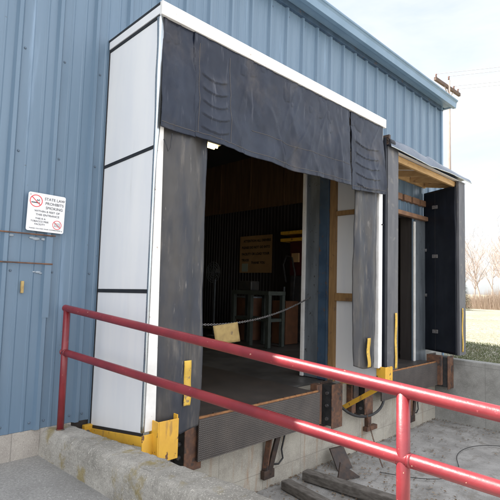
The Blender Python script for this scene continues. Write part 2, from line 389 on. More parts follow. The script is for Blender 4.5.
# floor slab, foundation
MB().box(XL,XR-.04,.02,YB,-.6,-.01).build('floor_slab', 'slab', bld)
MB().box(XL,-.16,.0,.019,-.6,.064).build('foundation_step', 'leftfound', bld, bev=.006)
mb = MB()
mb.box(-.16,6.06,-.2,.018,-1.2,-.03)
mb.build('foundation', 'found', bld, bev=.012)
MB().box(6.064,6.83,-.02,.018,-.6,.165).build('foundation_step', 'wing', bld, bev=.006)
# interior: liner on end wall, lower ribbed dark steel, upper boards
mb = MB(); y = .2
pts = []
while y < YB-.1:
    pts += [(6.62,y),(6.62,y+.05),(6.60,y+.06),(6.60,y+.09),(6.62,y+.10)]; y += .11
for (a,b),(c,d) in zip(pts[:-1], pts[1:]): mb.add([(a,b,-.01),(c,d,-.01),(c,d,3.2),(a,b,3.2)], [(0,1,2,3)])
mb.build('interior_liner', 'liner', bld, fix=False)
mb = MB(); y = .2
while y < YB-.2:
    mb.box(6.60,6.66,y,y+1.19,3.205,EZ+.3+y*.03); y += 1.2
mb.build('interior_boards', 'woodold', bld, bev=.004)
mb = MB()
for y in (1.4,2.6,3.8,5.0,6.2,7.4): MB().box(6.575,6.598,y-.025,y+.025,3.3,EZ+.2).build('batten', 'woodold', bld)
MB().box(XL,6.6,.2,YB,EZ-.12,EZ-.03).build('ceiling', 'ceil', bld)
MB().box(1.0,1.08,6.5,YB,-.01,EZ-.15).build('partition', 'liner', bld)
# rusty cut seams with caulk on the left wall
for z in (1.53, 1.31):
    MB().extr([(-.034,z-.006),(-.040,z-.004),(-.040,z+.005),(-.034,z+.006)], 'x', -2.6, -.385 if z > 1.4 else -.395).build('seam_strip', 'rust', bld, bev=.002)
mb = MB()
for x, z, s in ((-.55,1.505,.022),(-.52,1.50,.03),(-.46,1.50,.024),(-.43,1.503,.02),(-.70,1.51,.022),(-.49,1.245,.022),(-.52,1.247,.012),(-.47,1.238,.014)):
    MB().ball((x,-.006,z), s, 10, 6, (1.0,.25,.42)).build('caulk', 'galvpale', bld, smooth=True)
MB().box(-.452,-.402,-.033,-.0315,.9,1.52).build('rib_cover', 'blue', bld)
# jambs
MB().box(3.18,3.20,.106,.338,.0,2.8).build('door_track', 'galv', bld, bev=.003)
MB().box(3.15,3.20,.339,.385,.0,2.8).build('track_edge', 'white', bld, bev=.003)
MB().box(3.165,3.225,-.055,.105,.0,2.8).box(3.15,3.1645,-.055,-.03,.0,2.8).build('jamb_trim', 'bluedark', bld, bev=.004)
MB().box(5.585,5.635,-.06,-.035,.0,2.36).build('jamb_edge', 'white', bld, bev=.004)
MB().box(5.635,6.02,-.05,-.034,.0,2.40).build('jamb_panel', 'galv', bld)
MB().extr([(3.70,2.405),(6.02,2.405),(6.02,2.475),(3.70,2.475)], 'y', -.12, -.035).build('header_beam', 'woodblk', bld, bev=.006)
for k in range(8):
    x = 3.81+.303*k
    MB().box(x-.115,x+.12,-.075,-.006,2.665,2.765).build('blocking', 'woodblk', bld, bev=.004)

# ------------------------------------------------------------------ near dock shelter
FX, FY, FZ = 3.25, -.79, 3.28
sh = thing('dock_shelter', 'nearer dock shelter with white side panels and navy vinyl head curtain', 'dock shelter', (1.6,0,0), 'dock shelters on the blue wall')
def sidequad(z00, z01, z10, z11, x0, x1, y0=-.012, y1=-.782):   # back z0/z1, front z0/z1
    return MB().hexa([(x0,y1,z10),(x1,y1,z10),(x1,y0,z00),(x0,y0,z00),(x0,y1,z11),(x1,y1,z11),(x1,y0,z01),(x0,y0,z01)])
def zb(t): return .02+.115*t      # bottom line
segs = [((.02,.135),(1.098,1.112)), ((1.126,1.140),(2.145,2.172)), ((2.172,2.198),(3.17,3.172))]
for (a, b), (c, d) in segs: sidequad(a, c, b, d, .0, .016).build('side_panel', 'panel', sh, bev=.002)
sidequad(3.195, 3.262, 3.197, 3.265, -.012, .016, -.012, -.80).build('top_side_panel', 'panel', sh, bev=.002)
mb = MB()
for (a, b, c, d) in ((1.098,1.126,1.112,1.140),(2.145,2.172,2.172,2.198),(3.17,3.195,3.172,3.197),(-.004,.02,.112,.135)):
    for v in [sidequad(a, b, c, d, -.005, .014)]: mb.add(v.v, v.f)
mb.box(-.006,.014,-.013,.0,-.02,3.27)
q = sidequad(3.262, 3.283, 3.265, 3.286, -.014, .014, -.0, -.80); mb.add(q.v, q.f)
mb.build('seam_trim', 'black', sh, bev=.002)
# corner flashing, slightly buckled near the top
def flash(u, v):
    z = .14+3.03*v; bulge = .018*sm(2.3,3.1,z)*math.sin((z-2.3)*5)**2+.010*sm(2.35,2.9,z)
    if u < .5: t = u*2; return (-.004-bulge*.6, -.775-.022*t, z)
    t = (u-.5)*2; return (-.004-bulge*.5+(.012+.036*sm(1.9,2.6,z))*t, -.7975-bulge*(1-t), z)
MB().grid(6, 60, flash).build('corner_flashing', 'steel', sh, smooth=True, solid=.002)
MB().hexa([(.017,-.795,.14),(.105,-.795,.14),(.105,-.70,.14),(.017,-.70,.14),(.017,-.795,3.17),(.055,-.795,3.17),(.055,-.70,3.17),(.017,-.70,3.17)]).build('front_post', 'white', sh, bev=.004)
MB().box(3.165,3.234,-.792,-.73,.26,3.17).build('front_post', 'white', sh, bev=.004)
MB().box(3.235,3.25,-.79,-.012,.0,3.27).build('side_panel', 'panel', sh, bev=.002)
MB().box(-.016,3.256,-.832,-.80,3.178,3.286).build('front_fascia', 'white', sh, bev=.004)
MB().hexa([(-.012,-.80,3.266),(3.252,-.80,3.266),(3.252,-.005,3.266),(-.012,-.005,3.266),(-.012,-.80,3.285),(3.252,-.80,3.285),(3.252,-.005,3.285),(-.012,-.005,3.285)]).build('top_panel', 'panel', sh)
# right side inner framing
MB().box(3.175,3.232,-.145,-.057,.0,3.2).build('frame_post', 'woodnear', sh, bev=.004)
MB().box(3.185,3.232,-.72,-.147,2.14,2.20).build('frame_rung', 'woodnear', sh, bev=.004)
MB().box(3.185,3.232,-.72,-.147,1.03,1.13).build('frame_rung', 'woodnear', sh, bev=.004)
MB().box(.02,3.23,-.70,-.62,3.09,3.17).build('frame_rail', 'woodnear', sh, bev=.004)
MB().box(.018,3.232,-.60,-.03,2.83,2.87).build('inner_top', 'panel', sh)
# curtains
def pleat(x, z, x0, x1, z0, z1, n, amp):
    if not (x0 < x < x1): return 0
    t = (x-x0)/(x1-x0); env = sm(0,.12,t)*(1-sm(.88,1,t)); sag = .045*(1-(2*t-1)**2)*(1)+.05*(t-.5)*0
    w = (z1-(z+sag))/(z1-z0)*n
    if w < 0 or w > n: return 0
    fr = w-math.floor(w)
    return amp*env*(fr**3.0)
def header(x0, x1, zt, zbf, y, seed, folds, pl=None, lean=0):
    def fn(u, v):
        x = x0+(x1-x0)*u; zbot = zbf(x); z = zbot+(zt-zbot)*v; k = 1-v
        d = .018*k*math.sin(x*folds+seed+1.5*NZ(x*2,z*1.2,seed))+.026*k*NZ(x*2.1,z*.9,seed+3)+.010*NZ(x*6,z*5,seed)+.004*NZ(x*15,z*13,seed)+.010*max(0,1-abs(NZ(x*4+z*1.0,z*1.0,seed+9))*5)*sm(.05,.5,k)+.007*max(0,1-abs(NZ(x*5-z*2.0,z*1.4,seed+19))*7)
        d += .030*sm(0,.45,k)*sm(0,1,1-v)+lean*k
        if pl: d += pleat(x, z, *pl)
        xx = x + .010*k*NZ(z*3, seed, x)
        return (xx, y-abs(d) if d < -.002 else y-d, z)
    n = max(20, int((x1-x0)/.009))
    def st(path, nm='stitching'):   # a seam sewn on the curtain surface
        pts = [V(fn(*p))+V((0,-.0045,0)) for p in path]; MB().tube(pts, .0022, 4).build(nm, 'thread', sh)
    nn = 60; uf = lambda x: (x-x0)/(x1-x0)
    st([(.01+.98*i/nn, .050) for i in range(nn+1)])
    if x1-x0 > 1:
        st([(.30+.69*i/nn, .27) for i in range(nn+1)])
        for xx in (.355,.675): st([(uf(xx), .05+.86*i/nn) for i in range(nn+1)])
    return MB().grid(n, 120, fn)
hb = lambda x: 2.315+.014*math.sin(x*2.6+1)+.006*math.sin(x*7)
hd = header(.30, 2.475, 3.178, hb, -.812, 1.3, 11, (.37,.66,2.44,2.98,5,.013)).build('head_curtain', 'vinyl', sh, smooth=True, solid=.006)
header(.02, .315, 3.178, lambda x: 2.335-.05*x, -.800, 4.1, 8, None, .01).build('head_curtain', 'vinyl', sh, smooth=True, solid=.006)
header(2.505, 3.20, 3.178, lambda x: 2.285+.07*(x-2.5), -.808, 8.2, 6, (2.56,3.10,2.38,2.98,5,.013), .006).build('head_curtain', 'vinyl', sh, smooth=True, solid=.006)
# stitching line near hem
mb = MB()
for (a, b, f, yy) in ((.32,2.46,hb,-.874),):
    pass
def sidecur(x0, x1, zt, zbf, y, seed, amp=1, full=.05, tl=0):
    def fn(u, v):
        xa = x0+tl*v; x = xa+(x1-xa)*u; zbot = zbf(u); z = zbot+(zt-zbot)*v
        d = amp*(.014*math.sin(x*21+seed+2*NZ(x*2,z*.8,seed))+.02*NZ(x*4,z*1.1,seed)+.008*NZ(x*11,z*4,seed+5)+.003*NZ(x*26,z*11,seed))
        d += full*math.sin(math.pi*min(1,max(0,u)))**.6*.6
        xx = x+.008*NZ(z*2.2,seed)*u
        return (xx, y-d, z)
    return MB().grid(44, 150, fn)
sidecur(.108, .505, 2.42, lambda u: .10-.025*math.sin(math.pi*u), -.765, 2.2, tl=-.04).build('side_curtain', 'vinylside', sh, smooth=True, solid=.012)
sidecur(2.69, 3.165, 2.40, lambda u: .33-.05*math.sin(math.pi*u), -.755, 6.4, tl=-.03).build('side_curtain', 'vinylside', sh, smooth=True, solid=.012)
MB().box(.485,.505,-.755,-.70,.10,2.4).build('curtain_stay', 'vinyldark', sh, bev=.006)
def strip(x0, x1, z0, z1, y, parent, wob=.006, seed=0):
    MB().grid(3, 30, lambda u, v: (x0+(x1-x0)*u+wob*math.sin(v*5+seed), y-.004*math.sin(v*9), z0+(z1-z0)*v)).build('guide_strip', 'strip', parent, smooth=True, solid=.004)
strip(.325,.39,.275,.61,-.815,sh,.004); strip(2.89,2.955,.30,.63,-.812,sh,.009,1.5)
# bungee hook by the corner
MB().tube([(.06,-.81,2.25),(.075,-.83,2.20),(.085,-.835,2.16),(.10,-.84,2.19),(.115,-.835,2.30)], .005, 6).build('bungee_hook', 'black', sh, smooth=True)
MB().tube([(3.215,-.80,1.98),(3.23,-.81,1.97)], .008, 6).build('bungee_hook', 'black', sh, smooth=True)

# ------------------------------------------------------------------ far dock shelter
s2 = thing('dock_shelter', 'farther dock shelter with grey foam side pads and sagging vinyl canopy', 'dock shelter', (4.7,0,0), 'dock shelters on the blue wall')
def pad(x0, x1, y0, y1, z0, z1, nm, m, seed=0):
    def fn(u, v):
        a = u*4; 
        if a < 1: p = (x0+(x1-x0)*a, y0)
        elif a < 2: p = (x1, y0+(y1-y0)*(a-1))
        elif a < 3: p = (x1-(x1-x0)*(a-2), y1)
        else: p = (x0, y1-(y1-y0)*(a-3))
        z = z0+(z1-z0)*v
        d = .004*NZ(p[0]*9+seed, z*1.5, p[1]*9)+.002*NZ(p[0]*20, z*8, seed)
        return (p[0]+d, p[1]+d, z)
    mb = MB().grid(40, 90, fn); mb.box(x0+.01,x1-.01,y0+.01,y1-.01,z0+.002,z1-.002)
    return mb.build(nm, m, s2, smooth=True, fix=False)
pad(3.43,3.70,-.76,-.50,.20,3.06,'foam_pad','vinylgrey')
MB().box(3.385,3.428,-.755,-.05,.20,3.12).build('side_panel', 'vinyldark', s2, bev=.01)
pad(5.715,5.965,-.745,-.705,.19,2.98,'foam_pad','vinylgrey', 5)
def sp(u, v):
    y = -.03-.67*u; x = 6.03-.31*u+.008*NZ(u*5, v*7); z = .19+2.72*v; return (x, y+.01*NZ(v*4, u*6, 3), z)
MB().grid(20, 60, sp).build('side_panel', 'vinyldark', s2, smooth=True, solid=.03)
MB().beam((5.90,-.275,.2),(5.90,-.275,2.9),.008,.008,(0,1,0)).build('panel_seam', 'black', s2)
for z in (2.62, 1.78, .52): MB().box(5.868,5.884,-.33,-.235,z-.03,z+.03).build('panel_clip', 'bolt', s2, bev=.004)
for z in (1.9, 1.12): MB().box(5.985,6.0,-.10,-.05,z-.025,z+.025).build('panel_clip', 'bolt', s2, bev=.004)
strip(3.60,3.655,.21,.90,-.772,s2,.001); strip(5.80,5.845,.24,.93,-.752,s2,.001)
# canopy: plywood top on pine frame, vinyl drape at the front
MB().hexa([(3.40,-.74,2.995),(6.02,-.74,2.975),(6.05,-.01,3.10),(3.40,-.01,3.12),(3.40,-.74,3.01),(6.02,-.74,2.99),(6.05,-.01,3.115),(3.40,-.01,3.135)]).build('canopy_board', 'panel', s2)
MB().beam((3.72,-.66,2.95),(6.0,-.66,2.935),.04,.085).build('canopy_beam', 'wood', s2, bev=.003)
MB().beam((3.45,-.035,3.06),(6.03,-.035,3.05),.04,.09).build('canopy_beam', 'wood', s2, bev=.003)
for x in (3.78, 4.35, 4.92, 5.45, 5.97): MB().beam((x,-.635,2.955),(x,-.06,3.055),.042,.09).build('canopy_joist', 'wood', s2, bev=.003)
def lerpt(u, T):
    for (a, x), (b, y) in zip(T[:-1], T[1:]):
        if u <= b: return x+(y-x)*sm(a, b, u)
    return T[-1][1]
def drape(u, v):
    x = 3.43+2.66*u; zt = lerpt(u, [(0,3.115),(.2,3.135),(.40,3.10),(.44,3.125),(.6,3.095),(1,3.062)]); zo = lerpt(u, [(0,3.0),(.2,2.985),(.42,2.968),(.5,2.985),(.7,3.0),(1,2.998)])
    w = .004*NZ(x*7, v*3)+.010*NZ(x*2.2, v*2, 4)
    if v < .4: t = v/.4; return (x, -.50-.24*t, zt-.035+.045*t+w)
    t = (v-.4)/.6; return (x, -.74-.055*math.sin(t*1.57)**.7-.012*t-w*t, zt+.01+(zo-zt-.01)*t**1.25+w*(1-t))
MB().grid(110, 20, drape).build('canopy_drape', 'drape', s2, smooth=True, solid=.005)
MB().tube([tuple(V(drape(i/40, 1))+V((0,-.004,0))) for i in range(41)], .007, 6).build('drape_hem', 'steel', s2, smooth=True)
mb = MB()
pr = []
for i in range(26):
    a = i*.42; r = .062-.0018*i; pr.append((-.755+math.cos(a)*r, 3.055+math.sin(a)*r))
mb.grid(25, 3, lambda u, v: (3.40+.14*v, pr[int(round(u*25))][0], pr[int(round(u*25))][1]))
mb.build('rolled_canopy_end', 'vinyldark', s2, smooth=True, solid=.006)
MB().box(3.40,3.44,-.79,-.70,3.02,3.15).build('canopy_bracket', 'rustdark', s2, bev=.004)

# ------------------------------------------------------------------ dock levelers
def leveler(x0, x1, label, yl=-.40, zt=.0):
    t = thing('dock_leveler', label, 'dock leveler', ((x0+x1)/2,yl,-.3), 'steel dock levelers')
    MB().hexa([(x0,yl+.06,zt-.02),(x1,yl+.06,zt-.02),(x1,1.9,-.015),(x0,1.9,-.015),(x0,yl+.06,zt),(x1,yl+.06,zt),(x1,1.9,.012),(x0,1.9,.012)]).build('deck_plate', 'diamond', t, bev=.002)
    lip = MB().box(x0,x1,yl-.02,yl,zt-.355,zt+.005).build('lip_plate', 'diamond', t, bev=.003)
    mb = MB()
    n = 9
    for k in range(n):
        a = x0+(x1-x0)*k/n; MB().tube([(a+.01,yl+.03,zt+.008),(a+(x1-x0)/n*.55,yl+.03,zt+.008)], .017, 8).build('hinge_knuckle', 'rustdark', t, smooth=False)
    MB().box(x0,x1,yl+.001,yl+.02,zt-.01,zt+.022).build('hinge_edge', 'orange', t, bev=.003)
    xm = x0+(x1-x0)*.62
    MB().beam((xm,yl+.12,-.30),(xm-.02,-.23,-.74),.035,.06).build('support_strut', 'rust', t, bev=.004)
    MB().beam((xm+.13,yl+.10,-.30),(xm+.03,-.24,-.78),.05,.05).build('support_strut', 'rustdark', t, bev=.004)
    MB().box(xm-.06,xm+.10,-.26,-.205,-.83,-.74).build('strut_foot', 'rustdark', t, bev=.006)
    MB().tube([(xm+.27,-.24,-.3),(xm+.28,-.23,-.45),(xm+.23,-.235,-.58),(xm+.26,-.23,-.68),(xm+.18,-.24,-.72),(xm+.08,-.24,-.70)], .010, 8).build('hydraulic_hose', 'rubber', t, smooth=True)
    MB().box(x0+.02,x1-.02,yl+.03,yl+.08,zt-.14,zt-.022).build('front_beam', 'rustdark', t)
    return t
leveler(.80, 2.54, 'nearer diamond plate dock leveler with hanging lip, under the large navy curtain')
leveler(3.98, 5.80, 'farther diamond plate dock leveler beside the grey foam pads', -.36, .03)

# ------------------------------------------------------------------ bumpers
def bumper(x0, x1, z0, z1, yf, label, cheek=True):
    t = thing('dock_bumper', label, 'dock bumper', ((x0+x1)/2,-.2,(z0+z1)/2), 'laminated dock bumpers')
    MB().box(x0,x1,yf-.012,yf,z0-.02,z1+.01).build('face_plate', 'rust', t, bev=.004)
    MB().box(x0+.01,x1-.02,yf+.002,-.215,z0+.01,z1-.01).build('rubber_block', 'rubber', t, bev=.006)
    MB().box(x0-.012,x1+.01,-.215,-.2,z0-.03,z1+.02).build('mount_plate', 'rustdark', t, bev=.003)
    for z in (z1-.10,(z0+z1)/2,z0+.09):
        MB().tube([(x0-.012,(yf-.2)/2-.02,z),(x0+.012,(yf-.2)/2-.02,z)], .021, 6).build('bolt', 'bolt', t)
    if cheek: MB().box(x0-.20 if x0 < 4 else x0-.10,x0-.10 if x0 < 4 else x0-.03,yf+.06,-.2,z0+.05,z1+.02).build('steel_cheek', 'rust', t, bev=.004)
    return t
bumper(2.84,3.06,-.46,.03,-.36,'dock bumper with three bolts at right end of nearer leveler')
bumper(.68,.87,-.41,.0,-.37,'rusty dock bumper below the left vinyl side curtain', False)
bumper(3.60,3.80,-.46,.02,-.34,'dock bumper under the near grey foam pad')
bumper(5.83,6.05,-.37,.13,-.50,'farthest dock bumper next to the pit corner')

# ------------------------------------------------------------------ yellow brackets
b1 = thing('corner_bracket', 'chipped yellow steel bracket under the left white side panel', 'bracket', (.1,-.4,0), 'yellow shelter support brackets')
MB().box(.085,.252,-.872,-.862,-.065,.215).build('guard_plate', 'yellow', b1, bev=.003)
MB().box(.075,.0845,-.872,-.76,-.065,.215).build('guard_flange', 'yellow', b1, bev=.003)
MB().box(.2425,.252,-.8615,-.80,-.02,.24).build('guard_flange', 'yellow', b1, bev=.003)
MB().beam((-.015,-.03,-.03),(-.005,-.80,.085),.012,.062).beam((.015,-.03,-.062),(.025,-.80,.052),.07,.008).box(-.01,.0845,-.81,-.80,-.03,.125).build('support_arm', 'yellow', b1, bev=.002)
MB().box(-.07,.0,-.05,-.003,-.055,.03).build('wall_plate', 'yellow', b1, bev=.003)
MB().tube([(-.045,-.05,-.015),(-.045,-.068,-.015)], .014, 6).build('bolt', 'bolt', b1)
b2 = thing('corner_bracket', 'yellow bracket with diagonal brace between the two dock shelters', 'bracket', (3.3,-.5,0), 'yellow shelter support brackets')
MB().box(3.225,3.385,-.86,-.85,.10,.275).build('guard_plate', 'yellow', b2, bev=.003)
MB().box(3.213,3.2245,-.86,-.74,.0,.275).build('guard_flange', 'yellow', b2, bev=.003)
MB().beam((3.27,-.80,.05),(3.30,-.21,-.335),.012,.055).build('diagonal_brace', 'yellow', b2, bev=.002)
MB().box(3.23,3.36,-.80,-.21,-.005,.0).build('support_arm', 'yellow', b2)

# ------------------------------------------------------------------ curb wall, wing wall
def curb():
    t = []
    def fn(u, v):
        s = v*9.0; y = .0-s
        xl = -.405+.07*s; xr = -.155+.085*s if s < 2.2 else .032+.07*(s-2.2); zt = .058+.03*min(s, 2.5)
        if xr > .35: xr = .35
        prof = [(xl-.01,-.9),(xl,-.135),(xl+.012,zt-.055),(xl+.03,zt-.018),(xl+.065,zt),(xr-.03,zt),(xr-.006,zt-.018),(xr,zt-.05),(xr,-1.05)]
        f = u*(len(prof)-1); i = min(int(f), len(prof)-2); tt = f-i
        x = prof[i][0]*(1-tt)+prof[i+1][0]*tt; z = prof[i][1]*(1-tt)+prof[i+1][1]*tt
        rough = .004*NZ(x*14,y*14,z*14)+.003*NZ(x*2.5,y*2.5,z*2.5)+.0035*NZ(x*45,y*45,z*45)
        e = 1 if i >= 2 and i <= 6 else .5
        return (x-rough*e*(1 if u < .5 else -1), y, z+rough*e)
    o = MB().grid(64, 520, fn).build('retaining_curb', 'conc', smooth=True, origin=(-.3,-1,-.1))
    tag(o, 'rough mossy concrete curb wall that carries the red railing', 'wall')
curb()
o = MB().box(6.06,6.26,-12,-.14,-1.3,.075).build('wing_wall', 'wing', origin=(6.16,-1,-1), bev=.015); tag(o, 'grey concrete wing wall closing the far end of the dock pit', 'wall')

# ------------------------------------------------------------------ handrail
R = .0265
def rx(y): return -.297+.064*(-y-.12)
def rp(y, z0, z1): t = (-y-.1)/3.0; return (rx(y), y, z0+(z1-z0)*t)
hr = thing('handrail', 'red painted two rail pipe handrail on the concrete curb', 'handrail', (-.3,-.12,.05))
ys = [-.075,-.083,-.09]+[-.1-k*.12 for k in range(46)]
def rail(z0, z1, ys, rs=None): return MB().tube([rp(y, z0, z1) for y in ys], rs or R, 20)
mb = rail(.974,.785,ys,[.012,.022]+[R]*(len(ys)-2)); mb.build('top_rail', 'red', hr, smooth=True)
mb = rail(.640,.545,[-.115-k*.12 for k in range(46)]); mb.build('mid_rail', 'red', hr, smooth=True)
for y in (-.12, -2.80, -5.45):
    zt = rp(y,.974,.785)[2]
    zb_ = .05+.03*min(-y,2.5)
    MB().tube([(rx(y),y,zb_-.03),(rx(y),y,zt-.004)], R*.96, 20).build('post', 'red', hr, smooth=True)
    for z0, z1 in ((.640,.545),):
        p = rp(y,z0,z1); 
        for dy in (-1,1): MB().tube([(rx(y),y+dy*.020,p[2]),(rx(y),y+dy*.034,p[2])], [R*1.06,R*1.0], 16).build('weld_collar', 'red', hr, smooth=True)
    MB().tube([(rx(y),y,zb_-.012),(rx(y),y,zb_+.016)], [.037,.028], 16).build('base_weld', 'rust', hr, smooth=True)

# ------------------------------------------------------------------ sign on the wall
def text(body, x, z, size, m, parent, y, rotz=0, name='lettering', align='LEFT', bold=0, sx=1, plane='y', tilt=0):
    c = bpy.data.curves.new(name, 'FONT'); c.body = body; c.size = size; c.align_x = align; c.extrude = .0006; c.offset = bold; c.resolution_u = 3
    tmp = bpy.data.objects.new('t', c); COL.objects.link(tmp)
    bpy.context.view_layer.update()
    dg = bpy.context.evaluated_depsgraph_get(); me = bpy.data.meshes.new_from_object(tmp.evaluated_get(dg))
    bpy.data.objects.remove(tmp); bpy.data.curves.remove(c)
    o_ = org(parent)
    ct, st = math.cos(tilt), math.sin(tilt)
    for v in me.vertices:
        X, Z, D = v.co.x*sx, v.co.y, v.co.z
        X, Z = X*ct-Z*st, X*st+Z*ct
        v.co = (V((x+X, y-D, z+Z)) if plane == 'y' else V((y-D, x-X, z+Z)))-o_
    me.materials.clear(); me.materials.append(M[m]); me.name = name
    o = bpy.data.objects.new(name, me); COL.objects.link(o); o.parent = parent; o['_org'] = tuple(o_); return o
SX, SZ = -.468, 1.70
sg = thing('no_smoking_sign', 'white square no smoking sign on the ribbed blue wall', 'sign', (SX,-.038,SZ))
TL = -.02
def sq(dx, dz): c, s = math.cos(TL), math.sin(TL); return (SX+dx*c-dz*s, SZ+dx*s+dz*c)
def rounded(hw, hh, r):
    out = []
    for cx, cz, a0 in ((hw-r,hh-r,0),(-hw+r,hh-r,90),(-hw+r,-hh+r,180),(hw-r,-hh+r,270)):
        for k in range(5): a = math.radians(a0+k*22.5); out.append(sq(cx+r*math.cos(a), cz+r*math.sin(a)))
    return out
MB().extr(rounded(.140,.146,.014), 'y', -.043, -.036).build('plate', 'signwhite', sg)
YT = -.0445
def tx(b, dx, dz, s, sx=1, bold=.0012, al='CENTER'):
    bold = 0; s = s*.97
    x, z = sq(dx, dz); text(b, x, z, s, 'signblack', sg, YT, align=al, bold=bold, sx=sx, tilt=TL)
tx('STATE LAW', .056,.098,.031,.98); tx('PROHIBITS', .056,.064,.031,.98); tx('SMOKING', .056,.030,.031,.98)
tx('WITHIN 8 FEET OF', .005,.001,.0225,1.05,.0006); tx('THIS ENTRANCE', .010,-.026,.0225,1.1,.0006)
tx('THIS IS A', -.042,-.055,.019,1.05,.0004); tx('TOBACCO FREE', -.046,-.077,.019,1.0,.0004); tx('FACILITY', -.044,-.099,.019,1.05,.0004)
tx('THANK YOU FOR YOUR COOPERATION', -.002,-.130,.0118,1.12,0)
def ring(dx, dz, r, w, slash=True, nm='prohibition_ring'):
    mb = MB(); n = 40; vs = []; 
    for k in range(n):
        a = 2*math.pi*k/n
        for rr in (r-w, r):
            x, z = sq(dx+rr*math.cos(a), dz+rr*math.sin(a)); vs.append((x, YT-.001, z))
    fs = [(2*k, 2*k+1, (2*k+3)%(2*n), (2*k+2)%(2*n)) for k in range(n)]
    mb.add(vs, fs)
    c = math.cos(math.radians(-42)); s = math.sin(math.radians(-42)); q = []
    for aa, bb in ((-r+w/2,-w/2),(r-w/2,-w/2),(r-w/2,w/2),(-r+w/2,w/2)):
        x, z = sq(dx+aa*c-bb*s, dz+aa*s+bb*c); q.append((x, YT-.0012, z))
    mb.add(q, [(0,1,2,3)]); mb.build(nm, 'signred', sg, fix=False)
ring(-.083,.083,.047,.0055); ring(.086,-.083,.035,.004)
def bar(dx0, dx1, dz0, dz1, mb):
    mb.add([(*(lambda p: (p[0], YT-.0004, p[1]))(sq(a, b)),) for a, b in ((dx0,dz0),(dx1,dz0),(dx1,dz1),(dx0,dz1))], [(0,1,2,3)])
mb = MB(); bar(-.117,-.068,.066,.074,mb); bar(-.064,-.056,.066,.074,mb)
for k in range(7): bar(-.082+k*.004,-.078+k*.004,.082+.006*abs(math.sin(k*1.6)),.086+.006*abs(math.sin(k*1.6))+.012*(k%3)/3,mb)
mb.build('cigarette_symbol', 'signblack', sg, fix=False)
mb = MB()
for z in (-.072,-.081,-.090,-.097): 
    for k in range(4): bar(.064+k*.012,.073+k*.012,z,z+.003,mb)
mb.build('tobacco_symbol', 'signblack', sg, fix=False)
for dx, dz in ((-.125,.128),(.125,-.128)):
    x, z = sq(dx, dz); MB().ball((x,-.0445,z), .004, 8, 4, (1,.5,1)).build('screw', 'bolt', sg, smooth=True)
o = MB().box(-.610,-.590,-.024,-.001,1.085,1.175).build('wall_tag', 'card', origin=(-.60,-.012,1.13), bev=.003)
tag(o, 'small tan plate fixed low on the blue wall under the rusty seams', 'tag')

# ------------------------------------------------------------------ things inside
nb = thing('notice_board', 'tan notice board with dark lettering on the dark end wall', 'notice board', (6.58,4.72,2.0))
MB().box(6.565,6.595,4.15,5.30,1.54,2.50).build('board', 'board', nb, bev=.003)
def tb(b, y, z, s): text(b, y, z, s, 'boarddark', nb, 6.562, plane='x', bold=.004)
tb('ATTENTION ALL DRIVERS', 5.16, 2.34, .085); tb('PLEASE DO NOT GO INTO', 5.22, 2.17, .085); tb('FACILITY OR LOAD YOUR', 5.22, 2.00, .085)
tb('TRUCK', 5.22, 1.84, .085); tb('THANK YOU', 4.86, 1.77, .085)
MB().box(6.559,6.564,4.98,5.20,1.57,1.78).build('paper_note', 'paper', nb)
wb = thing('work_bench', 'grey green work bench frame against the dark interior wall', 'table', (5.0,3.0,0))
MB().box(4.75,5.25,2.50,3.58,1.02,1.10).build('bench_top', 'greytable', wb, bev=.006)
for x in (4.80,5.20):
    for y in (2.54,3.04,3.54): MB().box(x-.04,x+.04,y-.04,y+.04,0,1.02).build('leg', 'greytable', wb, bev=.004)
MB().box(4.80,5.20,2.52,3.56,.50,.56).build('shelf', 'greytable', wb)
o = thing('fibre_drum', 'brown fibre drum behind the grey work bench', 'drum', (5.6,3.9,0))
MB().tube([(5.6,3.9,0),(5.6,3.9,.93)], .30, 28).build('drum_body', 'brownbox', o, smooth=False)
MB().tube([(5.6,3.9,.93),(5.6,3.9,.96)], .31, 28).build('drum_rim', 'galv', o)
o = MB().tube([(5.5,3.72,.7),(5.45,3.60,1.25)], .015, 6).build('stick', 'wood', origin=(5.5,3.7,.9)); tag(o, 'wooden handle poking out of the brown drum', 'stick')
o = MB().box(5.5,5.9,2.7,3.1,0,.9).build('storage_box', 'brownbox', origin=(5.7,2.9,0), bev=.01); tag(o, 'brown box on the floor at right end of the work bench', 'box')
o = MB().box(5.0,5.25,3.25,3.62,1.10,1.30).build('toolbox', 'darkgear', origin=(5.1,3.4,1.1), bev=.02); tag(o, 'dark toolbox on top of the grey bench', 'toolbox')
fn_ = thing('pedestal_fan', 'dark pedestal fan standing in the warehouse shadow', 'fan', (5.4,4.9,0))
MB().tube([(5.4,4.9,0),(5.4,4.9,1.35)], .022, 10).build('pole', 'galv', fn_)
MB().tube([(5.4,4.9,0),(5.4,4.9,.03)], .22, 20).build('base', 'darkgear', fn_)
mb = MB()
for r in (.08,.14,.2,.25): mb.tube([(5.33,4.9+r*math.cos(a*.3142),1.5+r*math.sin(a*.3142)) for a in range(21)], .006, 5)
for a in range(12): mb.tube([(5.33,4.9,1.5),(5.33,4.9+.25*math.cos(a*.5236),1.5+.25*math.sin(a*.5236))], .004, 4)
mb.build('guard', 'galv', fn_); MB().ball((5.42,4.9,1.5), .09, 10, 8).build('motor', 'darkgear', fn_, smooth=True)
mb = MB()
for a in range(4):
    t = a*1.5708+.3; mb.add([(5.36,4.9+.05*math.cos(t),1.5+.05*math.sin(t)),(5.35,4.9+.21*math.cos(t-.3),1.5+.21*math.sin(t-.3)),(5.39,4.9+.21*math.cos(t+.35),1.5+.21*math.sin(t+.35))], [(0,1,2)])
mb.build('blade', 'darkgear', fn_, fix=False)
mc = thing('charging_station', 'maroon and black machine with hoses beside the right door track', 'machine', (6.2,3.0,0))
MB().box(6.1,6.5,2.75,3.15,1.45,2.35).build('cabinet', 'maroon', mc, bev=.02)
